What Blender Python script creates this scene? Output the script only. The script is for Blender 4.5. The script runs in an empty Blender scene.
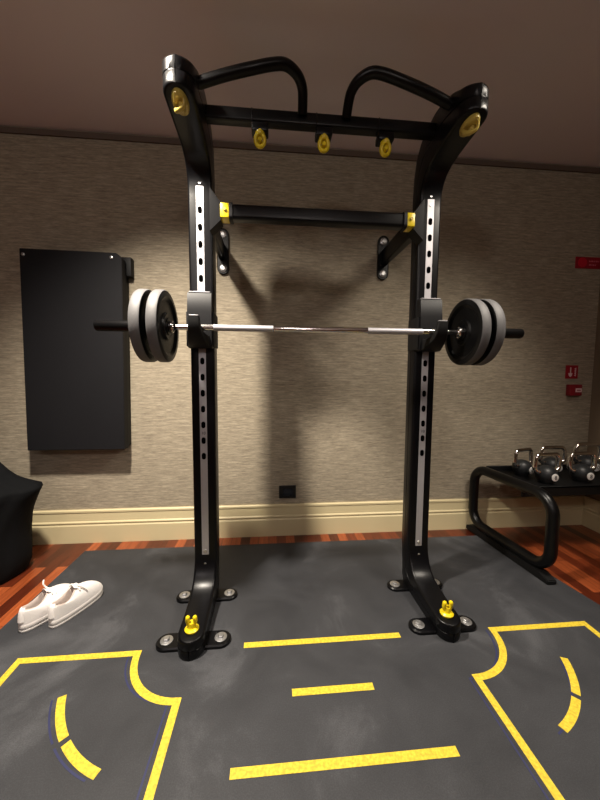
import bpy, bmesh, math, random
from mathutils import Vector, Matrix, noise
random.seed(7)
PI = math.pi
sc = bpy.context.scene
C = sc.collection

# ------------------------------------------------------------------ materials
def srgb(r, g, b):
    f = lambda c: c/12.92 if c <= .04045 else ((c+.055)/1.055)**2.4
    return (f(r/255), f(g/255), f(b/255), 1)

def mat(name, col, rough=.5, metal=0.0, noise_amt=0.0, noise_scale=20, bump=0.0, bump_scale=200, spec=.5, coat=0):
    m = bpy.data.materials.new(name); m.use_nodes = True
    nt = m.node_tree; b = nt.nodes['Principled BSDF']
    b.inputs['Base Color'].default_value = col
    b.inputs['Roughness'].default_value = rough
    b.inputs['Metallic'].default_value = metal
    b.inputs['Specular IOR Level'].default_value = spec
    b.inputs['Coat Weight'].default_value = coat
    tc = nt.nodes.new('ShaderNodeTexCoord')
    if noise_amt:
        n = nt.nodes.new('ShaderNodeTexNoise'); n.inputs['Scale'].default_value = noise_scale
        n.inputs['Detail'].default_value = 6
        nt.links.new(tc.outputs['Object'], n.inputs['Vector'])
        mx = nt.nodes.new('ShaderNodeMixRGB'); mx.blend_type = 'MIX'
        mx.inputs[1].default_value = tuple(c*(1-noise_amt) for c in col[:3])+(1,)
        mx.inputs[2].default_value = tuple(min(1, c*(1+noise_amt)) for c in col[:3])+(1,)
        nt.links.new(n.outputs['Fac'], mx.inputs[0]); nt.links.new(mx.outputs[0], b.inputs['Base Color'])
    if bump:
        n2 = nt.nodes.new('ShaderNodeTexNoise'); n2.inputs['Scale'].default_value = bump_scale
        nt.links.new(tc.outputs['Object'], n2.inputs['Vector'])
        bp = nt.nodes.new('ShaderNodeBump'); bp.inputs['Strength'].default_value = bump
        bp.inputs['Distance'].default_value = .002
        nt.links.new(n2.outputs['Fac'], bp.inputs['Height']); nt.links.new(bp.outputs[0], b.inputs['Normal'])
    return m

def ramp(nt, pts):
    r = nt.nodes.new('ShaderNodeValToRGB')
    el = r.color_ramp.elements
    el[0].position, el[0].color = pts[0]
    el[1].position, el[1].color = pts[-1]
    for p, c in pts[1:-1]:
        e = el.new(p); e.color = c
    return r

def wallpaper():
    m = mat('grasscloth', srgb(150, 136, 112), .85, spec=.25); nt = m.node_tree; b = nt.nodes['Principled BSDF']
    tc = nt.nodes.new('ShaderNodeTexCoord')
    def streak(sx, sz, det):
        mp = nt.nodes.new('ShaderNodeMapping'); mp.inputs['Scale'].default_value = (sx, sx, sz)
        n = nt.nodes.new('ShaderNodeTexNoise'); n.inputs['Scale'].default_value = 1; n.inputs['Detail'].default_value = det
        n.inputs['Roughness'].default_value = .65
        nt.links.new(tc.outputs['Object'], mp.inputs[0]); nt.links.new(mp.outputs[0], n.inputs['Vector'])
        return n
    a = streak(9, 95, 5); c = streak(30, 260, 3)
    mx = nt.nodes.new('ShaderNodeMath'); mx.operation = 'MULTIPLY_ADD'; mx.inputs[1].default_value = .6
    nt.links.new(a.outputs['Fac'], mx.inputs[0])
    m2 = nt.nodes.new('ShaderNodeMath'); m2.operation = 'MULTIPLY'; m2.inputs[1].default_value = .4
    nt.links.new(c.outputs['Fac'], m2.inputs[0]); nt.links.new(m2.outputs[0], mx.inputs[2])
    r = ramp(nt, [(.30, srgb(108, 99, 86)), (.5, srgb(150, 140, 122)), (.70, srgb(190, 178, 156))])
    nt.links.new(mx.outputs[0], r.inputs[0]); nt.links.new(r.outputs[0], b.inputs['Base Color'])
    bp = nt.nodes.new('ShaderNodeBump'); bp.inputs['Strength'].default_value = .5; bp.inputs['Distance'].default_value = .004
    nt.links.new(mx.outputs[0], bp.inputs['Height']); nt.links.new(bp.outputs[0], b.inputs['Normal'])
    return m

def wood():
    m = mat('parquet', srgb(150, 75, 40), .28, spec=.5); nt = m.node_tree; b = nt.nodes['Principled BSDF']
    tc = nt.nodes.new('ShaderNodeTexCoord')
    mp = nt.nodes.new('ShaderNodeMapping'); mp.inputs['Rotation'].default_value = (0, 0, PI/2)
    br = nt.nodes.new('ShaderNodeTexBrick'); br.offset = .37; br.squash = 1
    br.inputs['Scale'].default_value = 1; br.inputs['Brick Width'].default_value = .46; br.inputs['Row Height'].default_value = .062
    br.inputs['Mortar Size'].default_value = .0012; br.inputs['Bias'].default_value = 0
    br.inputs['Color1'].default_value = (0, 0, 0, 1); br.inputs['Color2'].default_value = (1, 1, 1, 1)
    br.inputs['Mortar'].default_value = (0, 0, 0, 1)
    nt.links.new(tc.outputs['Object'], mp.inputs[0]); nt.links.new(mp.outputs[0], br.inputs['Vector'])
    r = ramp(nt, [(0, srgb(72, 30, 17)), (.5, srgb(110, 48, 26)), (1, srgb(170, 90, 50))])
    nt.links.new(br.outputs['Color'], r.inputs[0])
    mp2 = nt.nodes.new('ShaderNodeMapping'); mp2.inputs['Scale'].default_value = (60, 4, 4)
    n = nt.nodes.new('ShaderNodeTexNoise'); n.inputs['Scale'].default_value = 1.5; n.inputs['Detail'].default_value = 5
    nt.links.new(tc.outputs['Object'], mp2.inputs[0]); nt.links.new(mp2.outputs[0], n.inputs['Vector'])
    g = ramp(nt, [(.3, (.62, .55, .5, 1)), (.7, (1.1, 1.05, 1, 1))])
    nt.links.new(n.outputs['Fac'], g.inputs[0])
    mu = nt.nodes.new('ShaderNodeMixRGB'); mu.blend_type = 'MULTIPLY'; mu.inputs[0].default_value = 1
    nt.links.new(r.outputs[0], mu.inputs[1]); nt.links.new(g.outputs[0], mu.inputs[2]); nt.links.new(mu.outputs[0], b.inputs['Base Color'])
    bp = nt.nodes.new('ShaderNodeBump'); bp.inputs['Strength'].default_value = .25; bp.inputs['Distance'].default_value = .001
    bp.invert = True
    nt.links.new(br.outputs['Fac'], bp.inputs['Height']); nt.links.new(bp.outputs[0], b.inputs['Normal'])
    return m

def matrubber():
    m = mat('mat_rubber', srgb(62, 62, 64), .62, spec=.35); nt = m.node_tree; b = nt.nodes['Principled BSDF']
    tc = nt.nodes.new('ShaderNodeTexCoord')
    n = nt.nodes.new('ShaderNodeTexNoise'); n.inputs['Scale'].default_value = 2.6; n.inputs['Detail'].default_value = 9
    n.inputs['Roughness'].default_value = .62; n.inputs['Distortion'].default_value = .6
    nt.links.new(tc.outputs['Object'], n.inputs['Vector'])
    r = ramp(nt, [(.35, srgb(42, 43, 46)), (.55, srgb(52, 53, 56)), (.72, srgb(76, 77, 80))])
    nt.links.new(n.outputs['Fac'], r.inputs[0])
    # fine dust speckle and drag scuffs
    s = nt.nodes.new('ShaderNodeTexNoise'); s.inputs['Scale'].default_value = 260; s.inputs['Detail'].default_value = 2
    nt.links.new(tc.outputs['Object'], s.inputs['Vector'])
    sr = ramp(nt, [(.4, (.86, .86, .87, 1)), (.7, (1.2, 1.2, 1.2, 1))]); nt.links.new(s.outputs['Fac'], sr.inputs[0])
    mu = nt.nodes.new('ShaderNodeMixRGB'); mu.blend_type = 'MULTIPLY'; mu.inputs[0].default_value = 1
    nt.links.new(r.outputs[0], mu.inputs[1]); nt.links.new(sr.outputs[0], mu.inputs[2]); nt.links.new(mu.outputs[0], b.inputs['Base Color'])
    rr = nt.nodes.new('ShaderNodeMapRange'); rr.inputs[3].default_value = .5; rr.inputs[4].default_value = .75
    nt.links.new(n.outputs['Fac'], rr.inputs[0]); nt.links.new(rr.outputs[0], b.inputs['Roughness'])
    bp = nt.nodes.new('ShaderNodeBump'); bp.inputs['Strength'].default_value = .15; bp.inputs['Distance'].default_value = .001
    nt.links.new(s.outputs['Fac'], bp.inputs['Height']); nt.links.new(bp.outputs[0], b.inputs['Normal'])
    return m

def tape():
    m = mat('yellow_tape', srgb(224, 200, 44), .6, noise_amt=.0); nt = m.node_tree; b = nt.nodes['Principled BSDF']
    tc = nt.nodes.new('ShaderNodeTexCoord')
    n = nt.nodes.new('ShaderNodeTexNoise'); n.inputs['Scale'].default_value = 110; n.inputs['Detail'].default_value = 4
    nt.links.new(tc.outputs['Object'], n.inputs['Vector'])
    r = ramp(nt, [(.36, srgb(186, 160, 42)), (.52, srgb(206, 180, 44)), (.7, srgb(218, 196, 62))])
    nt.links.new(n.outputs['Fac'], r.inputs[0]); nt.links.new(r.outputs[0], b.inputs['Base Color'])
    return m

M = dict(
    void=mat('hole_black', (.001, .001, .001, 1), .9, spec=0),
    wall=wallpaper(), wood=wood(), rubber=matrubber(), tape=tape(),
    blue=mat('blue_ink', srgb(32, 36, 74), .6),
    ceil=mat('ceiling_paint', srgb(236, 226, 230), .9, noise_amt=.03, noise_scale=3, spec=.1),
    side=mat('side_wall_paint', srgb(120, 105, 88), .9, spec=.1),
    base=mat('baseboard_paint', srgb(206, 192, 152), .5, noise_amt=.03, noise_scale=6),
    steel=mat('black_powder_coat', srgb(7, 7, 9), .30, bump=.06, bump_scale=700, spec=.24),
    steel2=mat('satin_black_tube', srgb(6, 6, 7), .33, spec=.28),
    dark=mat('matte_black', srgb(6, 6, 7), .6, spec=.3),
    cup=mat('grey_black_plastic', srgb(15, 15, 17), .5, spec=.2),
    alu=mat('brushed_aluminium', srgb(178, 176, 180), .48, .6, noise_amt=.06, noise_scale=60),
    chrome=mat('chrome', srgb(235, 233, 230), .1, 1.0),
    bolt=mat('zinc_bolt', srgb(190, 190, 190), .35, .9),
    yel=mat('yellow_plastic', srgb(222, 196, 24), .35),
    yeld=mat('dull_yellow_plastic', srgb(196, 174, 84), .38),
    plate=mat('plate_rubber', srgb(8, 8, 9), .36, spec=.25, bump=.15, bump_scale=400),
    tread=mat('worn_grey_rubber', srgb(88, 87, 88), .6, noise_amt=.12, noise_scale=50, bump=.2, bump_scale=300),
    iron=mat('kettlebell_rubber', srgb(40, 42, 44), .42, noise_amt=.15, noise_scale=60),
    white=mat('white_leather', srgb(232, 228, 226), .5, bump=.1, bump_scale=300),
    midsole=mat('white_foam', srgb(222, 218, 214), .55),
    lining=mat('shoe_lining', srgb(186, 172, 164), .9),
    insole=mat('insole', srgb(92, 74, 66), .9),
    lace=mat('lace_cotton', srgb(238, 232, 226), .8),
    board=mat('slate_foam_board', srgb(20, 20, 23), .65, spec=.2, noise_amt=.1, noise_scale=12),
    cloth=mat('black_cloth', srgb(9, 10, 12), .9, spec=.15, bump=.3, bump_scale=500),
    red=mat('red_plastic', srgb(150, 14, 34), .45),
    redd=mat('dark_red_sign', srgb(128, 12, 28), .5),
    bred=mat('bright_red_print', srgb(196, 12, 44), .5),
    pale=mat('pale_print', srgb(222, 196, 196), .6),
    faint=mat('faded_print', srgb(214, 120, 130), .6),
    outlet=mat('outlet_black', srgb(14, 15, 18), .3),
    outletb=mat('outlet_module', srgb(24, 30, 40), .25),
    disc=mat('white_disc', srgb(226, 224, 220), .5),
)

# ------------------------------------------------------------------ object helpers
def link(name, bm, m, parent=None, loc=None, smooth=40):
    bmesh.ops.recalc_face_normals(bm, faces=bm.faces)
    me = bpy.data.meshes.new(name)
    for f in bm.faces: f.smooth = True
    for e in bm.edges:
        if len(e.link_faces) == 2 and e.calc_face_angle(0) > math.radians(smooth): e.smooth = False
    bm.to_mesh(me); bm.free()
    for mm in (m if isinstance(m, (list, tuple)) else [m]): me.materials.append(mm)
    o = bpy.data.objects.new(name, me); C.objects.link(o)
    if parent: o.parent = parent
    if loc: o.location = loc
    return o

def tag(o, label, cat, group=None):
    o['label'] = label; o['category'] = cat
    if group: o['group'] = group
    return o

def thing(name, label, cat, loc=(0, 0, 0), rot=(0, 0, 0), group=None):
    o = bpy.data.objects.new(name, None); C.objects.link(o)
    o.location = loc; o.rotation_euler = rot; o.empty_display_size = .05
    return tag(o, label, cat, group)

def struct(o):
    o['kind'] = 'structure'; return o

def box(bm, x0, x1, y0, y1, z0, z1, bev=0, seg=2, mi=0):
    r = bmesh.ops.create_cube(bm, size=1)
    vs = r['verts']
    for v in vs:
        v.co = Vector((x0 if v.co.x < 0 else x1, y0 if v.co.y < 0 else y1, z0 if v.co.z < 0 else z1))
    fs = {f for v in vs for f in v.link_faces}
    for f in fs: f.material_index = mi
    if bev:
        es = {e for v in vs for e in v.link_edges}
        bmesh.ops.bevel(bm, geom=list(es), offset=bev, segments=seg, profile=.5, affect='EDGES')
    return bm

def loft(bm, rings, closed=True, cap=True, mi=0):
    rs = [[bm.verts.new(p) for p in r] for r in rings]
    n = len(rs[0])
    for a, b in zip(rs, rs[1:]):
        for i in range(n if closed else n-1):
            j = (i+1) % n
            try:
                f = bm.faces.new((a[i], a[j], b[j], b[i])); f.material_index = mi
            except ValueError: pass
    if cap:
        for r in (rs[0], rs[-1]):
            try:
                f = bm.faces.new(r); f.material_index = mi
            except ValueError: pass
    return rs

def frame_path(pts):
    pts = [Vector(p) for p in pts]
    tans = []
    for i in range(len(pts)):
        a = pts[max(i-1, 0)]; b = pts[min(i+1, len(pts)-1)]
        tans.append((b-a).normalized())
    up = Vector((0, 0, 1)) if abs(tans[0].z) < .9 else Vector((0, 1, 0))
    nrm = (up - tans[0]*up.dot(tans[0])).normalized()
    out = []
    for i, t in enumerate(tans):
        nrm = (nrm - t*nrm.dot(t)).normalized()
        out.append((pts[i], nrm, t.cross(nrm)))
    return out

def tube(bm, pts, r, n=14, cap=True, mi=0, closed=False, flat=1.0):
    if closed:
        P = [Vector(p) for p in pts]; k = len(P)
        tans = [(P[(i+1) % k]-P[i-1]).normalized() for i in range(k)]
        ax = Vector((0, 0, 0))
        for i in range(k): ax += (P[i]-P[0]).cross(P[(i+1) % k]-P[0])
        ax.normalize()
        rings = []
        for i in range(k+1):
            p = P[i % k]; t = tans[i % k]; u = ax.cross(t).normalized()
            rings.append([p + u*math.cos(2*PI*j/n)*r*flat + ax*math.sin(2*PI*j/n)*r for j in range(n)])
        loft(bm, rings, cap=False, mi=mi)
        bmesh.ops.remove_doubles(bm, verts=bm.verts, dist=1e-5)
        return
    fr = frame_path(pts)
    rr = r if isinstance(r, (list, tuple)) else [r]*len(fr)
    rings = [[p + a*math.cos(2*PI*j/n)*q + b*math.sin(2*PI*j/n)*q*flat for j in range(n)] for (p, a, b), q in zip(fr, rr)]
    loft(bm, rings, cap=cap, mi=mi)

def smooth_path(pts, sub=8):
    P = [Vector(p) for p in pts]; out = []
    for i in range(len(P)-1):
        p0 = P[max(i-1, 0)]; p1 = P[i]; p2 = P[i+1]; p3 = P[min(i+2, len(P)-1)]
        for k in range(sub):
            t = k/sub
            out.append(.5*((2*p1)+(-p0+p2)*t+(2*p0-5*p1+4*p2-p3)*t*t+(-p0+3*p1-3*p2+p3)*t**3))
    out.append(P[-1]); return out

def fillet(pts, r, seg=8, closed=False):
    P = [Vector(p) for p in pts]; n = len(P); out = []
    for i in range(n):
        if not closed and i in (0, n-1): out.append(P[i]); continue
        a = (P[i-1]-P[i]); b = (P[(i+1) % n]-P[i]); la, lb = a.length, b.length
        a.normalize(); b.normalize(); ang = a.angle(b)
        d = min(r/math.tan(ang/2), la*.49, lb*.49); rad = d*math.tan(ang/2)
        cen = P[i]+(a+b).normalized()*(rad/math.sin(ang/2))
        s = P[i]+a*d-cen; e = P[i]+b*d-cen
        for k in range(seg+1):
            t = k/seg; om = s.angle(e)
            out.append(cen+(s*math.sin((1-t)*om)+e*math.sin(t*om))/math.sin(om))
    return out

def lathe(bm, prof, axis='X', cen=(0, 0, 0), n=48, mi=0, cap=True):
    """prof: list of (along, radius)"""
    cen = Vector(cen); rings = []
    for a, r in prof:
        ring = []
        for j in range(n):
            c, s = math.cos(2*PI*j/n)*r, math.sin(2*PI*j/n)*r
            v = {'X': (a, c, s), 'Y': (c, a, s), 'Z': (c, s, a)}[axis]
            ring.append(cen+Vector(v))
        rings.append(ring)
    loft(bm, rings, cap=cap, mi=mi)

def pill(bm, cx, cy, half, r, z0, z1, bev=.003, axis='X', n=12):
    """pill shaped plate; axis X in the XY plane (height along Z), axis Z in the XZ plane (depth along Y)"""
    def loop(o, rr):
        pts = []
        for s, c0 in ((1, half), (-1, -half)):
            for k in range(n+1):
                a = -PI/2+PI*k/n
                pts.append((s*(abs(c0)+math.cos(a)*rr), s*math.sin(a)*rr))
        return pts
    rings = []
    for h, rr in ((z0, r), (z1-bev, r), (z1, r-bev)):
        ring = []
        for u, v in loop(0, rr):
            ring.append((cx+u, cy+v, h) if axis == 'X' else (cx+v, h, cy+u))
        rings.append(ring)
    loft(bm, rings)

def rrect(hw, ht, r, n=4, groove=0.0):
    """rounded rectangle (u: -hw..hw, v: -ht..ht) with an optional groove in the two sides"""
    r = min(r, hw*.98, ht*.98); pts = []
    for cx, cy, a0 in ((hw-r, ht-r, 0), (-(hw-r), ht-r, PI/2), (-(hw-r), -(ht-r), PI), (hw-r, -(ht-r), 3*PI/2)):
        for k in range(n+1):
            a = a0+PI/2*k/n; pts.append((cx+math.cos(a)*r, cy+math.sin(a)*r))
        if cx < 0 and cy > 0:
            for vv, g in ((.003, 0), (.0015, groove), (-.0015, groove), (-.003, 0)): pts.append((-hw+g, vv))
    for vv, g in ((-.003, 0), (-.0015, groove), (.0015, groove), (.003, 0)): pts.append((hw-g, vv))
    return pts

def text_mesh(name, body, size, loc, parent, m):
    cu = bpy.data.curves.new(name, 'FONT'); cu.body = body; cu.size = size; cu.extrude = .0005; cu.align_x = 'CENTER'; cu.align_y = 'CENTER'
    tmp = bpy.data.objects.new(name+'_curve', cu)
    me = bpy.data.meshes.new_from_object(tmp); bpy.data.objects.remove(tmp)
    me.materials.clear(); me.materials.append(m)
    o = bpy.data.objects.new(name, me); C.objects.link(o); o.parent = parent
    o.location = loc; o.rotation_euler = (PI/2, 0, 0)
    return o

# ------------------------------------------------------------------ the setting
H = 2.64
XL, XR, YB = -3.2, 2.2, -4.6
bm = bmesh.new(); box(bm, XL, XR, YB, 0, -.11, -.01); struct(link('floor', bm, M['wood']))
bm = bmesh.new(); box(bm, XL-.1, XR+.1, 0, .1, -.11, H); struct(link('wall_back', bm, M['wall']))
bm = bmesh.new(); box(bm, XL-.1, XR+.1, YB-.1, .1, H, H+.1); struct(link('ceiling', bm, M['ceil']))
bm = bmesh.new(); box(bm, XL-.1, XL, YB, 0, -.11, H); struct(link('wall_left', bm, M['side']))
bm = bmesh.new(); box(bm, XR, XR+.1, YB, 0, -.11, H); struct(link('wall_right', bm, M['side']))
bm = bmesh.new(); box(bm, XL-.1, XR+.1, YB-.1, YB, -.11, H); struct(link('wall_front', bm, M['side']))
# shadow-gap cornice between wall and ceiling
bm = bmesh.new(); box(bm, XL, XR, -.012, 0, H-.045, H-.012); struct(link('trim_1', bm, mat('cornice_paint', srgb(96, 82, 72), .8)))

def baseprof(name, p0, p1, nrm):
    # stepped baseboard profile (distance from wall, height)
    prof = [(0, -.01), (.022, -.01), (.022, .108), (.017, .116), (.017, .122), (.021, .126), (.021, .132), (.014, .140), (.012, .195), (.016, .199), (.016, .210), (.010, .216), (0, .216)]
    bm = bmesh.new(); rings = []
    for p in (p0, p1):
        rings.append([Vector((p[0]+nrm[0]*d, p[1]+nrm[1]*d, z)) for d, z in prof])
    loft(bm, rings)
    return struct(link(name, bm, M['base'], smooth=20))
baseprof('baseboard_back', (XL, 0), (XR, 0), (0, -1))
baseprof('baseboard_right', (XR, -.022), (XR, YB), (-1, 0))
baseprof('baseboard_left', (XL, -.022), (XL, YB), (1, 0))

# ------------------------------------------------------------------ exercise mat with its painted markings
S = .55
mt = thing('exercise_mat', 'large dark grey rubber floor mat with yellow markings under the rack', 'exercise mat')
bm = bmesh.new()
q = [(-1.415, -.140), (1.30, -.140), (1.36, -.50), (1.66, -2.6), (-1.44, -2.6)]
loft(bm, [[(x, y, z) for x, y in q] for z in (-.01, -.0015, 0)])
link('rubber_sheet', bm, M['rubber'], mt)

def ribbon(name, pts, w, m, z=.0008, h=.0009):
    P = [Vector((x, y, 0)) for x, y in pts]; n = len(P); L = []; R_ = []
    for i in range(n):
        d1 = (P[i]-P[i-1]).normalized() if i else None
        d2 = (P[i+1]-P[i]).normalized() if i < n-1 else None
        if d1 is None: d1 = d2
        if d2 is None: d2 = d1
        t = (d1+d2).normalized(); nn = Vector((-t.y, t.x, 0)); k = 1/max(.4, nn.dot(Vector((-d1.y, d1.x, 0))))
        L.append(P[i]+nn*w/2*k); R_.append(P[i]-nn*w/2*k)
    bm = bmesh.new()
    loft(bm, [[(a.x, a.y, z-h), (b.x, b.y, z-h), (b.x, b.y, z), (a.x, a.y, z)] for a, b in zip(L, R_)])
    return link(name, bm, m, mt, smooth=60)
W = .026
for s in (-1, 1):
    fx, fy, rr = s*S, -.949, .215
    pts = [(s*1.216, -2.5), (s*1.216, -.953), (s*(S+rr), -.953)]
    for k in range(1, 15):
        a = PI/2*k/15; pts.append((fx+s*rr*math.cos(a), fy-rr*math.sin(a)))
    pts += [(fx, fy-rr), (fx, -2.5)]
    if s > 0: pts[0] = (1.216, -2.5)
    ribbon('outline_marking', pts, W, M['tape'])
    for a0, a1 in ((22, 44), (46.5, 68)):
        ribbon('arc_marking', [(fx+s*.438*math.cos(math.radians(a0+(a1-a0)*k/10)), fy-.438*math.sin(math.radians(a0+(a1-a0)*k/10))) for k in range(11)], W, M['tape'])
        ribbon('ink_line', [(fx-.026+s*.438*math.cos(math.radians(a0+(a1-a0)*k/10)), fy-.012-.438*math.sin(math.radians(a0+(a1-a0)*k/10))) for k in range(11)], .006, M['blue'], z=.0004)
    pts = [(fx-.030+s*rr*math.cos(PI/2*k/14), fy-rr*math.sin(PI/2*k/14)-.002) for k in range(15)] + [(fx-.030, -2.4)]
    ribbon('ink_line', pts, .006, M['blue'], z=.0004)
for y, hw in ((-.9495, .338), (-1.166, .149), (-1.385, .340)):
    ribbon('bar_marking', [(-hw, y), (hw, y)], .027, M['tape'])

# ------------------------------------------------------------------ power rack
rk = thing('squat_rack', 'black floor and wall mounted squat rack with yellow fittings', 'squat rack')
FY, BY = -.66, -.568
def station(x, A, B, w):
    A = Vector((0,)+A); B = Vector((0,)+B); c = (A+B)/2; v = (A-B); th = v.length/2; v.normalize()
    return [Vector((x+u, 0, 0))+c+v*t for u, t in rrect(w/2, th, .012, groove=.004)]
for s in (-1, 1):
    st = []
    R0 = .054
    for k in range(9):
        a = PI/2*(1-k/9.0); sn, cs = math.sin(a), math.cos(a)
        st.append(((-.955-R0*sn, .084-.006*sn), (-.955-R0*sn, -.0), max(.004, 2*R0*cs)))
    st += [((-.955, .085), (-.955, 0), .108), ((-.86, .090), (-.86, 0), .108), ((-.79, .098), (-.79, 0), .108),
           ((-.74, .112), (-.72, 0), .108), ((-.705, .136), (-.65, 0), .108), ((-.682, .170), (-.605, .008), .108), ((-.668, .205), (-.588, .045), .108),
           ((-.661, .25), (-.583, .12), .108), ((FY, .31), (BY, .24), .110)]
    z = .5
    while z < 1.9: st.append(((FY, z), (BY, z), .111)); z += .2
    st += [((FY, 1.95), (BY, 1.96), .110), ((FY, 1.985), (BY, 2.04), .110), ((-.666, 2.02), (-.578, 2.13), .110), ((-.680, 2.048), (-.602, 2.205), .110),
           ((-.705, 2.075), (-.645, 2.255), .110), ((-.745, 2.094), (-.70, 2.282), .111), ((-.80, 2.105), (-.78, 2.293), .112),
           ((-.87, 2.111), (-.86, 2.285), .112), ((-.93, 2.115), (-.925, 2.258), .112), ((-.965, 2.118), (-.965, 2.234), .112)]
    for k in range(1, 10):
        a = PI/2*k/9.0; sn, cs = math.sin(a), math.cos(a)
        st.append(((-.965-.056*sn, 2.118+.008*sn), (-.965-.056*sn, 2.232-.016*sn), max(.004, 2*.056*cs)))
    bm = bmesh.new(); loft(bm, [station(s*S, *t) for t in st])
    up = link('upright', bm, M['steel'], rk, smooth=50)
    # metal strip with oblong holes
    bm = bmesh.new(); box(bm, s*S-.0165, s*S+.0165, FY-.0025, FY+.001, .225, 1.99)
    sp = link('hole_strip', bm, M['alu'], up)
    for k in range(16):
        zz = .738+.0765*k
        if 1.22 < zz < 1.52: continue
        bm = bmesh.new(); pill(bm, s*S, zz, .0065, .0098, FY-.0025, FY-.0034, 0, axis='Z', n=8)
        link('adjustment_hole', bm, M['void'], sp)
    for zz in (.26, 1.962):
        bm = bmesh.new(); lathe(bm, [(FY-.0025, .008), (FY-.0045, .007)], 'Y', (s*S, 0, zz), 12)
        link('screw', bm, M['bolt'], sp)
    text_mesh('hole_number', '10', .020, (s*S, FY-.0027, .8505), sp, M['dark'])
    bm = bmesh.new()
    lathe(bm, [(FY-.0035, .006), (FY+.001, .007)], 'Y', (s*S, 0, 2.005), 12)
    link('face_screw', bm, M['bolt'], up)
    bm = bmesh.new()
    lathe(bm, [(-.6715, .006), (-.66, .007)], 'Y', (s*S, 0, .197), 12)
    link('face_screw', bm, M['bolt'], up)
    # floor plates
    for y, rr in ((-.917, .043), (-.637, .040)):
        bm = bmesh.new(); pill(bm, s*S, y, .112, rr, 0, .016, .005)
        bp = link('floor_plate', bm, M['steel'], rk)
        for d in (-1, 1):
            bm = bmesh.new(); lathe(bm, [(.0155, .026), (.0185, .026), (.0195, .023)], 'Z', (s*S+d*.112, y, 0), 20)
            lathe(bm, [(.019, .013), (.027, .013), (.029, .011)], 'Z', (s*S+d*.112, y, 0), 6)
            link('anchor_bolt', bm, M['bolt'], bp)
    # yellow two-pronged band peg on the foot
    def knob(name, org, ax, par, k=1.0, m='yel'):
        """oblong yellow band hook; ax +1 points up, -1 hangs down"""
        x, y, z = org
        bm = bmesh.new()
        lathe(bm, [(0, .023*k), (ax*.006, .024*k), (ax*.012, .018*k)], 'Z', (x, y, z), 20)
        lathe(bm, [(ax*.010, .013*k), (ax*.028*k, .012*k)], 'Z', (x, y, z), 16)
        for d in (-1, 1):
            pts = smooth_path([(x+d*.009*k, y, z+ax*.02*k), (x+d*.013*k, y-.004, z+ax*.036*k), (x+d*.011*k, y-.006, z+ax*.052*k)], 4)
            tube(bm, pts, [.0075*k]*(len(pts)-1)+[.005*k], 10)
        return link(name, bm, M[m], par)
    knob('band_peg', (s*S, -.948, .084), 1, up, 1.2)
    bm = bmesh.new(); x, y, z = s*S, -.955, 2.117
    R_ = Matrix.Translation((x, y, z))@Matrix.Rotation(math.radians(-3), 4, 'X')@Matrix.Diagonal((.85, 1.45, 1, 1))
    lathe(bm, [(.004, .034), (-.010, .034), (-.016, .029)], 'Z', (0, 0, 0), 28)
    lathe(bm, [(-.014, .014), (-.030, .013), (-.034, .009)], 'Z', (.006, 0, 0), 16)
    pts = smooth_path([(-.022, .010, -.014), (-.020, .002, -.032), (0, -.006, -.038), (.020, -.012, -.030), (.022, -.016, -.014)], 5)
    tube(bm, pts, .007, 10)
    for v in bm.verts: v.co = R_@v.co
    link('band_hook', bm, M['yeld'], up)
    # wall bracket: pill plate, arm, two bolts
    bm = bmesh.new(); pill(bm, s*S*.985, 1.943, .108, .038, 0, -.014, .004, axis='Z')
    br = link('wall_bracket', bm, M['steel'], rk)
    bm = bmesh.new()
    x = s*S
    loft(bm, [[Vector((x+u, y, zc+v)) for u, v in rrect(hw, hh, .008)] for y, hw, hh, zc in ((-.010, .018, .052, 1.943), (-.3, .022, .052, 1.943), (-.59, .026, .055, 1.943))])
    link('arm', bm, M['steel'], br)
    for zz in (2.051, 1.835):
        bm = bmesh.new(); lathe(bm, [(-.0135, .024), (-.017, .024), (-.019, .021)], 'Y', (s*S*.985, 0, zz), 20)
        lathe(bm, [(-.018, .012), (-.026, .012)], 'Y', (s*S*.985, 0, zz), 6)
        link('anchor_bolt', bm, M['bolt'], br)
    # j-shaped bar holder
    bm = bmesh.new()
    loft(bm, [[(s*S-hw, y, z), (s*S+hw, y, z), (s*S+hw, FY-.003, z), (s*S-hw, FY-.003, z)] for z, y, hw in ((1.255, -.700, .052), (1.262, -.712, .055), (1.30, -.716, .055), (1.42, -.712, .054), (1.50, -.704, .0535), (1.507, -.698, .0525))])
    hd = link('bar_holder', bm, M['cup'], rk)
    for d in (-1, 1):
        bm = bmesh.new()
        box(bm, *sorted((s*S+d*.0535, s*S+d*.062)), -.70, -.585, 1.262, 1.42, .003, 2)
        link('side_cheek', bm, M['dark'], hd)
    bm = bmesh.new()
    cl = [(-.705, 1.285, .046, .028), (-.735, 1.288, .044, .024), (-.765, 1.298, .038, .018), (-.79, 1.312, .032, .0155), (-.806, 1.335, .027, .0135), (-.811, 1.36, .024, .012), (-.813, 1.382, .022, .011)]
    rings = []
    for i, (y, z, hw, th) in enumerate(cl):
        a = cl[max(i-1, 0)]; b = cl[min(i+1, len(cl)-1)]
        t = Vector((0, b[0]-a[0], b[1]-a[1])).normalized(); nn = Vector((0, t.z, -t.y))
        rings.append([Vector((s*S+u, y, z))+nn*v for u, v in rrect(hw, th, .006)])
    loft(bm, rings); hk = link('hook', bm, M['dark'], hd)
    bm = bmesh.new(); box(bm, s*S-.019, s*S+.019, -.823, -.804, 1.380, 1.385, .001, 1); link('tip_highlight', bm, M['alu'], hk)  # bright cap paints in the highlight on the hook's top end
    bm = bmesh.new(); box(bm, s*S-.047, s*S+.047, -.703, -.670, 1.506, 1.511, .001, 1); link('rim_highlight', bm, M['alu'], hd)  # thin bright strip in place of the glint along the block's top
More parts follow.
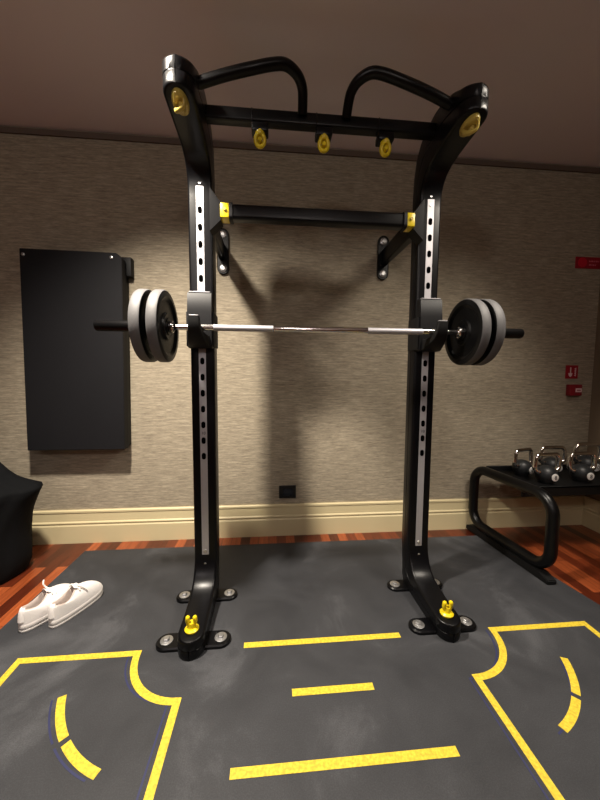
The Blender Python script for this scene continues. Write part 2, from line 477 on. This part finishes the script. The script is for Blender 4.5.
    # clamp of the pull-up bar
    bm = bmesh.new(); box(bm, *sorted((s*.452, s*.412)), -.712, -.645, 1.836, 1.900, .006, 2)
    cp = link('bar_clamp', bm, M['yel'], rk)
    bm = bmesh.new(); lathe(bm, [(-.712, .008), (-.719, .007)], 'Y', (s*.432, 0, 1.870), 10); link('screw', bm, M['yeld'], cp)
    bm = bmesh.new()
    pf = [(.450, 1.83), (.450, 1.905), (.500, 1.97), (.500, 1.78)]
    loft(bm, [[(s*x, y, z) for x, z in pf] for y in (-.70, -.63)]); link('clamp_gusset', bm, M['steel'], rk)
    # curved climbing handle
    bm = bmesh.new()
    pts = smooth_path([(s*.497, -.905, 2.225), (s*.40, -.918, 2.25), (s*.30, -.925, 2.275), (s*.215, -.92, 2.302), (s*.165, -.91, 2.312), (s*.122, -.885, 2.302), (s*.100, -.855, 2.282), (s*.095, -.825, 2.255), (s*.094, -.80, 2.225)], 6)
    tube(bm, pts, .0200, 16); link('curved_handle', bm, M['steel2'], rk)
bm = bmesh.new()
loft(bm, [[Vector((x, -.68+u, 1.868+v)) for u, v in rrect(.028, .033, .014)] for x in (-.413, .413)])
link('pull_up_bar', bm, M['steel2'], rk)
for s in (-1, 1):
    bm = bmesh.new()
    loft(bm, [[Vector((x, -.68+u, 1.868+v)) for u, v in rrect(.034, .038, .016)] for x in (s*.398, s*.413)])
    link('bar_end_ring', bm, M['dark'], rk)
bm = bmesh.new()
loft(bm, [[Vector((x, -.775+u, 2.214+v)) for u, v in rrect(.023, .027, .010)] for x in (-.50, .50)])
link('cross_beam', bm, M['steel2'], rk)
for x in (-.271, 0, .271):
    bm = bmesh.new(); box(bm, x-.035, x+.035, -.805, -.750, 2.148, 2.182, .006, 2)
    box(bm, x-.035, x-.031, -.801, -.775, 2.176, 2.237, .001, 1)
    hm = link('hook_mount', bm, M['steel'], rk)
    bm = bmesh.new()
    lathe(bm, [(.002, .020), (-.012, .021), (-.018, .017)], 'Z', (x, -.785, 2.152), 20)
    # a ring shaped hook facing the room
    ring = [(x+.019*math.cos(a), -.79-.004*math.sin(a), 2.118+.024*math.sin(a)) for a in [2*PI*k/20 for k in range(20)]]
    tube(bm, ring, .0085, 10, closed=True)
    lathe(bm, [(-.802, .008), (-.780, .010)], 'Y', (x, 0, 2.116), 10)
    link('band_hook', bm, M['yel'], hm)

# ------------------------------------------------------------------ barbell and plates
YBAR, ZBAR = -.775, 1.338
bb = thing('barbell', 'long straight barbell with silver shaft and black sleeves resting on rack', 'barbell', (0, YBAR, ZBAR))
bm = bmesh.new(); lathe(bm, [(-.66, .0135), (.66, .0135)], 'X', n=24); sh = link('shaft', bm, M['chrome'], bb)
for s in (-1, 1):
    bm = bmesh.new(); lathe(bm, [(s*.215, .0139), (s*.22, .0142), (s*.47, .0142), (s*.475, .0139)], 'X', n=24); link('knurled_grip', bm, M['alu'], sh)
    bm = bmesh.new(); lathe(bm, [(s*.645, .0145), (s*.645, .021), (s*.650, .026), (s*.660, .026)], 'X', n=28); link('collar', bm, M['chrome'], bb)
    bm = bmesh.new(); lathe(bm, [(s*.655, .0235), (s*.960, .0235), (s*.966, .020)], 'X', n=28); sl = link('sleeve', bm, M['steel2'], bb)
    bm = bmesh.new(); lathe(bm, [(s*.9655, .012), (s*.969, .010)], 'X', n=16); link('end_screw', bm, M['bolt'], sl)
labels = {(-1, 0): 'inner black round weight plate on the left end of the barbell', (-1, 1): 'outer black round weight plate at the left end of the barbell',
          (1, 0): 'inner black round weight plate on the right end of the barbell', (1, 1): 'outer black round weight plate at the right end of the barbell'}
for (s, k), lab in labels.items():
    x0 = .664+k*.065; t = .046; R0 = .153
    pl = thing('weight_plate', lab, 'weight plate', (s*x0, YBAR, ZBAR), group='weight plates on the barbell')
    bm = bmesh.new()
    prof = [(.006, .0236), (.002, .050), (.002, .056), (.010, .062), (.010, .112), (.003, .122), (0, .126), (0, R0-.010), (.003, R0-.003), (.009, R0),
            (t-.009, R0), (t-.003, R0-.003), (t, R0-.010), (t, .126), (t-.003, .122), (t-.010, .112), (t-.010, .062), (t-.002, .056), (t-.002, .050), (t-.006, .0236)]
    prof = [(s*a, r) for a, r in prof]; prof.append(prof[0])
    lathe(bm, prof, 'X', n=72, cap=False); bmesh.ops.remove_doubles(bm, verts=bm.verts, dist=1e-6)
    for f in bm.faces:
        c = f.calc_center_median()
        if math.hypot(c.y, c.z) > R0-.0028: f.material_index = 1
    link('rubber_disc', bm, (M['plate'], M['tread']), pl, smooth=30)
    bm = bmesh.new()
    prof = [(s*.004, .0236), (s*-.001, .0240), (s*-.001, .036), (s*.006, .038), (s*(t-.006), .038), (s*(t+.001), .036), (s*(t+.001), .0240), (s*(t-.004), .0236)]; prof.append(prof[0])
    lathe(bm, prof, 'X', n=40, cap=False); bmesh.ops.remove_doubles(bm, verts=bm.verts, dist=1e-6)
    link('steel_hub', bm, M['steel2'], pl, smooth=30)

# ------------------------------------------------------------------ wall board
wb = thing('wall_board', 'tall dark slate padded board screwed to the wall on the left', 'wall board')
bm = bmesh.new()
pf = [(-1.752, .640), (-1.180, .640), (-1.155, 1.835), (-1.190, 1.876), (-1.742, 1.876)]
pf = [(-1.742, .652), (-1.160, .652), (-1.138, 1.838), (-1.170, 1.872), (-1.722, 1.878)]
loft(bm, [[(x, y, z) for x, z in pf] for y in (-.118, -.060)])
bmesh.ops.bevel(bm, geom=bm.edges[:], offset=.003, segments=2, affect='EDGES')
link('pad', bm, M['board'], wb)
bm = bmesh.new(); loft(bm, [[(-1.73, y, .66), (-1.168, y, .66), (-1.148, y, 1.85), (-1.72, y, 1.86)] for y in (-.062, 0)])
link('backing_frame', bm, M['dark'], wb)
bm = bmesh.new(); box(bm, -1.170, -1.112, -.050, -.004, 1.755, 1.872, .004, 2); link('hinge_bracket', bm, M['dark'], wb)
for x in (-1.700, -1.197):
    bm = bmesh.new(); lathe(bm, [(-.117, .010), (-.1215, .010), (-.1235, .007)], 'Y', (x, 0, 1.842), 16); link('screw', bm, M['bolt'], wb)

# ------------------------------------------------------------------ outlet
ol = thing('wall_outlet', 'black rectangular power outlet low on the wall above baseboard', 'outlet', (-.110, 0, .305))
bm = bmesh.new(); box(bm, -.060, .060, -.009, 0, -.046, .046, .003, 2); link('cover_plate', bm, M['outlet'], ol)
bm = bmesh.new(); box(bm, -.034, .034, -.011, -.008, -.024, .024, .002, 2); md = link('socket_module', bm, M['outletb'], ol)
bm = bmesh.new()
for x in (-.022, 0, .022): lathe(bm, [(-.0108, .0035), (-.0114, .0033)], 'Y', (x, 0, 0), 12)
link('socket_hole', bm, M['dark'], md)

# ------------------------------------------------------------------ red signs at the right
sg = thing('fire_sign', 'long red sign with round emblem high on wall at right edge', 'sign', (1.99, 0, 1.97))
bm = bmesh.new(); box(bm, .0, .20, -.006, 0, -.041, .041, .001, 1); link('sign_panel', bm, M['red'], sg)
bm = bmesh.new(); lathe(bm, [(-.005, .036), (-.0085, .034)], 'Y', (.052, 0, 0), 28); link('round_emblem', bm, M['bred'], sg)
bm = bmesh.new()
for z, ws in ((.012, (.012, .020, .009, .016, .011)), (-.014, (.018, .010, .014, .008))):
    x = .105
    for w in ws:
        for k in range(int(w/.004)):
            box(bm, x, x+.0025, -.0068, -.0058, z-.006, z+(.006 if k % 2 else .002))
            x += .004
        x += .004
link('faded_lettering', bm, M['faint'], sg)
s2 = thing('alarm_sign', 'small square red sign with white symbols above the alarm box', 'sign', (2.022, 0, 1.172))
bm = bmesh.new(); box(bm, -.050, .050, -.005, 0, -.050, .050, .001, 1); link('sign_panel', bm, M['red'], s2)
bm = bmesh.new()
for a in range(1):
    box(bm, -.016, -.008, -.0062, -.0045, -.012, .034)                      # pointing finger
    loft(bm, [[(x, y, z) for x, z in ((-.030, -.008), (.004, -.008), (.000, -.028), (-.012, -.038), (-.024, -.028))] for y in (-.0062, -.0045)])
for z0 in (.020, .004, -.012, -.028):
    loft(bm, [[(x, y, z0+z) for x, z in ((.020, 0), (.034, -.003), (.030, .004), (.036, .012), (.022, .008))] for y in (-.0062, -.0045)])
link('white_symbol', bm, M['pale'], s2)
s3 = thing('alarm_call_point', 'small red manual alarm box with white label on the right wall', 'alarm box', (2.040, 0, 1.037))
bm = bmesh.new(); box(bm, -.055, .042, -.040, 0, -.042, .042, .006, 2); link('housing', bm, M['redd'], s3)
bm = bmesh.new(); box(bm, -.014, .036, -.0415, -.0395, -.014, .014, .001, 1); lb = link('white_label', bm, M['pale'], s3)
bm = bmesh.new(); box(bm, -.004, .026, -.0422, -.0412, -.004, .004); link('label_mark', bm, M['redd'], lb)

# ------------------------------------------------------------------ kettlebell stand
ks = thing('kettlebell_stand', 'low black tubular steel stand holding kettlebells at the right', 'kettlebell stand')
XT = 1.30
def side_loop(xn, xf, yn, yf):
    pts = fillet([(xn, yn, .070), (xn, yn, .475), (xf, yf, .475), (xf, yf, .070)], .105, 9, True)
    bm = bmesh.new(); tube(bm, pts, .031, 18, closed=True)
    lp = link('side_loop', bm, M['steel2'], ks)
    bm = bmesh.new()
    pl = [(0, 0), (1, 0), (1, .030), (.90, .046), (.08, .046), (0, .024)]
    ln = lambda u, d: (xn+(xf-xn)*u+d, yn-.025+(yf+.03-(yn-.025))*u)
    loft(bm, [[(*ln(u, d), z) for u, z in pl] for d in (-.030, .026)])
    bmesh.ops.bevel(bm, geom=bm.edges[:], offset=.004, segments=2, affect='EDGES')
    link('foot_rail', bm, M['dark'], lp)
side_loop(1.305, 1.255, -.665, -.060); side_loop(2.150, 2.150, -.665, -.26)
bm = bmesh.new(); box(bm, XT+.005, 2.145, -.445, -.100, .448, .460, .002, 1)
box(bm, XT+.005, 2.145, -.445, -.432, .400, .4598, .002, 1)
link('tray', bm, M['dark'], ks)
bm = bmesh.new(); box(bm, XT+.01, 2.14, -.112, -.098, .455, .495, .002, 1); link('back_lip', bm, M['dark'], ks)

def kettlebell(name, label, x, y, rz, k, num):
    t = thing(name, label, 'kettlebell', (x, y, .4605), (0, 0, rz), 'kettlebells on the stand')
    R0 = .061*k
    bm = bmesh.new()
    prof = [(0, .030*k), (.004*k, .040*k)]
    for i in range(1, 17):
        a = -.9+ (PI/2-.02+.9)*i/16; prof.append((.054*k+R0*math.sin(a)*.93, R0*math.cos(a)))
    lathe(bm, prof, 'Z', n=36); link('ball', bm, M['iron'], t)
    bm = bmesh.new()
    hw, tp = .088*k, .180*k
    pts = fillet([(-.046*k, 0, .060*k), (-hw, 0, .088*k), (-hw*.93, 0, tp), (hw*.93, 0, tp), (hw, 0, .088*k), (.046*k, 0, .060*k)], .026*k, 6)
    tube(bm, pts, .0135*k, 14, flat=1.15)
    hd = link('handle', bm, M['chrome'], t)
    for s in (-1, 1):
        bm = bmesh.new()
        lathe(bm, [(0, .014*k), (.008*k, .020*k), (.016*k, .020*k), (.022*k, .014*k)], 'Z', (s*.060*k, 0, .062*k), 18)
        link('horn_cap', bm, M['chrome'], t)
    bm = bmesh.new(); lathe(bm, [(-.060*k, .024*k), (-R0-.003, .024*k), (-R0-.005, .021*k)], 'Y', (0, 0, .048*k), 24)
    dc = link('number_disc', bm, M['disc'], t)
    text_mesh('number', num, .034*k, (0, -R0-.0055, .048*k), dc, M['dark'])
    return t
kettlebell('kettlebell', 'front left kettlebell with chrome handle and white number disc on black ball', 1.530, -.365, .06, 1, '8')
kettlebell('kettlebell', 'front right kettlebell with chrome handle and white number disc, nearest right edge', 1.785, -.355, .0, 1, '8')
kettlebell('kettlebell', 'leftmost kettlebell turned sideways behind the front left one', 1.49, -.215, .33, .98, '6')
kettlebell('kettlebell', 'middle back kettlebell seen over the handle of the front left one', 1.745, -.175, -.05, 1.0, '6')
kettlebell('kettlebell', 'tallest kettlebell at the back right, behind the front right one', 2.005, -.185, .0, 1.12, '10')

# ------------------------------------------------------------------ sneakers
def sneaker(label, heel, ang, mirror=1, lace_up=False, L=.252):
    """heel at the local origin, toe along +Y"""
    t = thing('sneaker', label, 'sneaker', (heel[0], heel[1], 0), (0, 0, ang), 'white sneakers on the mat')
    N = 44
    def outline(sc_=1.0):
        # centre line half widths along length
        out = []
        for j in range(N):
            a = 2*PI*j/N
            u = .5-.5*math.cos(a)                      # 0 heel .. 1 toe
            side = 1 if math.sin(a) >= 0 else -1
            e = abs(math.sin(a))**.72
            w = (.0385+.0078*u+ .003*math.sin(PI*u))*e
            bend = .008*math.sin(PI*u)*mirror*-1+ .008*mirror*u
            out.append(Vector((side*w*sc_+bend, (u-.5)*L*(1-(1-sc_)*.35)+.5*L, 0)))
        return out
    base = outline()
    def shift(loop_, z, k):
        o = outline(k); return [Vector((p.x, p.y, z+.012*max(0, (p.y/L-.82)/.18)**2)) for p in o]
    bm = bmesh.new()
    loft(bm, [shift(0, 0, .93), shift(0, .003, .99), shift(0, .012, 1.01), shift(0, .0138, .975), shift(0, .0156, 1.01), shift(0, .034, 1.0), shift(0, .037, .96)])
    link('sole', bm, M['midsole'], t, smooth=50)
    # collar opening
    def collar(k=1.0, dz=0):
        out = []
        for j in range(N):
            a = 2*PI*j/N; u = .5-.5*math.cos(a); side = 1 if math.sin(a) >= 0 else -1
            w = .0320*abs(math.sin(a))**.75*(1-.22*u)*k
            y = (.010+u*.112); y = .066+(y-.066)*k
            z = .082-.036*math.sin(PI*min(1, u*1.15))**1.2*(1 if u < .87 else 0) if u < .87 else .082
            z = .098-.018*math.sin(PI*u)**1.3+.020*u
            out.append(Vector((side*w, y, z+dz)))
        return out
    col = collar()
    rings = []
    P0 = shift(0, .035, .975)
    for k in range(9):
        s_ = k/8; f = s_**2.0; g = math.sin(s_*PI/2)**.95
        ring = []
        for p, c in zip(P0, col):
            u = p.y/L
            ff = f if u < .35 else f*(1-(u-.35)*.3)+ s_*((u-.35)*.3)
            gg = g if u < .4 else g*(1-.50*(u-.4)*(1-s_))
            ring.append(Vector((p.x+(c.x-p.x)*ff, p.y+(c.y-p.y)*ff, p.z+(c.z-p.z)*gg)))
        rings.append(ring)
    bm = bmesh.new(); loft(bm, rings, cap=False)
    link('upper', bm, M['white'], t, smooth=70)
    bm = bmesh.new()
    rr = [col, collar(.93, .003), collar(.82, .001), collar(.80, -.018), [Vector((p.x, p.y, .038)) for p in collar(.86)]]
    loft(bm, rr, cap=False)
    link('lining', bm, M['lining'], t, smooth=80)
    bm = bmesh.new(); lp = [Vector((p.x, p.y, .038)) for p in collar(.90)]
    f = bm.faces.new([bm.verts.new(p) for p in lp]); link('insole', bm, M['insole'], t)
    # heel tab
    bm = bmesh.new()
    rg = []
    for z, yy, w in ((.050, -.003, .017), (.074, -.001, .016), (.095, .003, .014), (.106, .008, .011)):
        rg.append([(-w, yy+.009, z), (-w*.5, yy+.001, z), (0, yy-.0015, z), (w*.5, yy+.001, z), (w, yy+.009, z), (w, yy+.013, z), (0, yy+.006, z), (-w, yy+.013, z)])
    loft(bm, rg); link('heel_tab', bm, M['white'], t, smooth=70)
    # tongue
    bm = bmesh.new(); rg = []
    for y, z, w in ((.160, .094, .016), (.140, .109, .020), (.122, .121, .022), (.110, .130, .022), (.104, .134, .016)):
        rg.append([(-w, y, z-.008), (-w*.5, y, z), (0, y, z+.002), (w*.5, y, z), (w, y, z-.008), (w*.5, y, z-.006), (0, y, z-.004), (-w*.5, y, z-.006)])
    loft(bm, rg); link('tongue', bm, M['white'], t, smooth=70)
    # laces across the vamp
    for i in range(5):
        y = .126+i*.0155; z = .119-i*.0085
        bm = bmesh.new()
        tube(bm, smooth_path([(-.029, y-.004, z-.012), (-.015, y, z), (0, y+.002, z+.003), (.015, y, z), (.029, y-.004, z-.012)], 4), .0032, 8)
        link('lace', bm, M['lace'], t)
    if lace_up:
        bm = bmesh.new(); tube(bm, smooth_path([(-.008, .128, .120), (-.016, .120, .134), (-.020, .116, .148), (-.028, .124, .160)], 5), .0035, 8)
        link('lace', bm, M['lace'], t)
    else:
        bm = bmesh.new(); tube(bm, smooth_path([(0, .128, .122), (-.018, .118, .128), (-.028, .130, .116), (-.010, .136, .122), (.016, .124, .126), (.030, .138, .110), (.038, .152, .090)], 5), .003, 8)
        link('lace', bm, M['lace'], t)
    return t
sneaker('white sneaker nearer the rack with laces tied, right one of the pair', (-1.203, -.793), -.37, 1)
sneaker('white sneaker at left of the pair with a lace end sticking up', (-1.318, -.808), -.40, -1, True)

# ------------------------------------------------------------------ black cloth heap at the left edge
bm = bmesh.new(); rings = []
rows = [(-.0098, -1.655, .22), (.02, -1.64, .22), (.06, -1.625, .215), (.12, -1.62, .205), (.20, -1.625, .20), (.28, -1.615, .195), (.36, -1.590, .185), (.44, -1.555, .17), (.480, -1.532, .155), (.496, -1.535, .145), (.508, -1.57, .13),
        (.524, -1.62, .12), (.545, -1.665, .11), (.58, -1.70, .09), (.625, -1.735, .07), (.65, -1.77, .04)]
N = 72
for i, (z, xr, hd) in enumerate(rows):
    ring = []
    xl = -2.25+.0+max(0, (z-.45))*.8; cx = (xr+xl)/2; hx = (xr-xl)/2; cy = -.34
    for j in range(N):
        a = 2*PI*j/N; c, s_ = math.cos(a), math.sin(a)
        ex = .75
        px = cx+hx*(abs(c)**ex)*(1 if c >= 0 else -1); py = cy+hd*(abs(s_)**1.0)*(1 if s_ >= 0 else -1)
        fold = .014*math.sin(a*7+z*6)+.008*math.sin(a*13-z*11)
        fold *= (1-max(0, c)**6)*min(1, hd/.2)
        dz = .008*math.sin(a*5) if i > 9 else 0
        ring.append(Vector((px+fold*c, py+fold*s_, z+dz)))
    rings.append(ring)
loft(bm, rings)
tag(link('cloth_heap', bm, M['cloth'], smooth=80), 'black cloth hanging in a heap on the floor at the left edge', 'cloth')

# ------------------------------------------------------------------ lights
def spot(name, loc, tgt, watts, size, blend, rad, col):
    l = bpy.data.lights.new(name, 'SPOT'); l.energy = watts; l.spot_size = math.radians(size); l.spot_blend = blend
    l.shadow_soft_size = rad; l.color = col
    o = bpy.data.objects.new(name, l); C.objects.link(o); o.location = loc
    o.rotation_euler = (Vector(tgt)-Vector(loc)).to_track_quat('-Z', 'Y').to_euler()
    return o
warm = (1, .90, .77)
spot('ceiling_spot', (-.98, -1.25, 2.60), (-.55, -.62, 0), 470, 110, 1, .07, warm)
spot('ceiling_spot', (1.25, -1.32, 2.60), (.30, -.62, 0), 215, 108, 1, .28, warm)
spot('ceiling_spot', (.0, -2.9, 2.60), (.0, -1.9, 0), 22, 110, 1, .08, (1, .92, .84))  # weak added fill spot behind the camera, brightens mat and barbell
def fill_bulb(loc, watts, rad, col):
    l = bpy.data.lights.new('fill_lamp', 'POINT'); l.energy = watts; l.shadow_soft_size = rad; l.color = col
    o = bpy.data.objects.new('fill_lamp', l); C.objects.link(o); o.location = loc
fill_bulb((-1.5, -3.8, 2.45), 27, .15, (1, .92, .88)); fill_bulb((.2, -3.9, 2.45), 18, .15, (1, .90, .84))  # unseen point lamps added as ambient fill for ceiling and walls
w = bpy.data.worlds.new('World'); sc.world = w; w.use_nodes = True
w.node_tree.nodes['Background'].inputs[0].default_value = (.9, .8, .75, 1)
w.node_tree.nodes['Background'].inputs[1].default_value = .05

# ------------------------------------------------------------------ camera
cam = bpy.data.cameras.new('Camera'); co = bpy.data.objects.new('Camera', cam); C.objects.link(co)
f = 319.38; yaw, pitch, roll = -.0882, -.0767, .0069
cam.sensor_fit = 'HORIZONTAL'; cam.sensor_width = 36; cam.lens = f/600*36; cam.clip_start = .02
F = Vector((-math.sin(yaw)*math.cos(pitch), math.cos(yaw)*math.cos(pitch), math.sin(pitch)))
R1 = Vector((math.cos(yaw), math.sin(yaw), 0)); U1 = R1.cross(F)
R2 = R1*math.cos(roll)+U1*math.sin(roll); U2 = -R1*math.sin(roll)+U1*math.cos(roll)
co.matrix_world = Matrix(((R2.x, U2.x, -F.x, -.2213), (R2.y, U2.y, -F.y, -2.2229), (R2.z, U2.z, -F.z, 1.1321), (0, 0, 0, 1)))
sc.camera = co
sc.view_settings.view_transform = 'Standard'; sc.view_settings.look = 'None'
sc.view_settings.gamma = 1; sc.view_settings.use_curve_mapping = False
sc.view_settings.exposure = .16
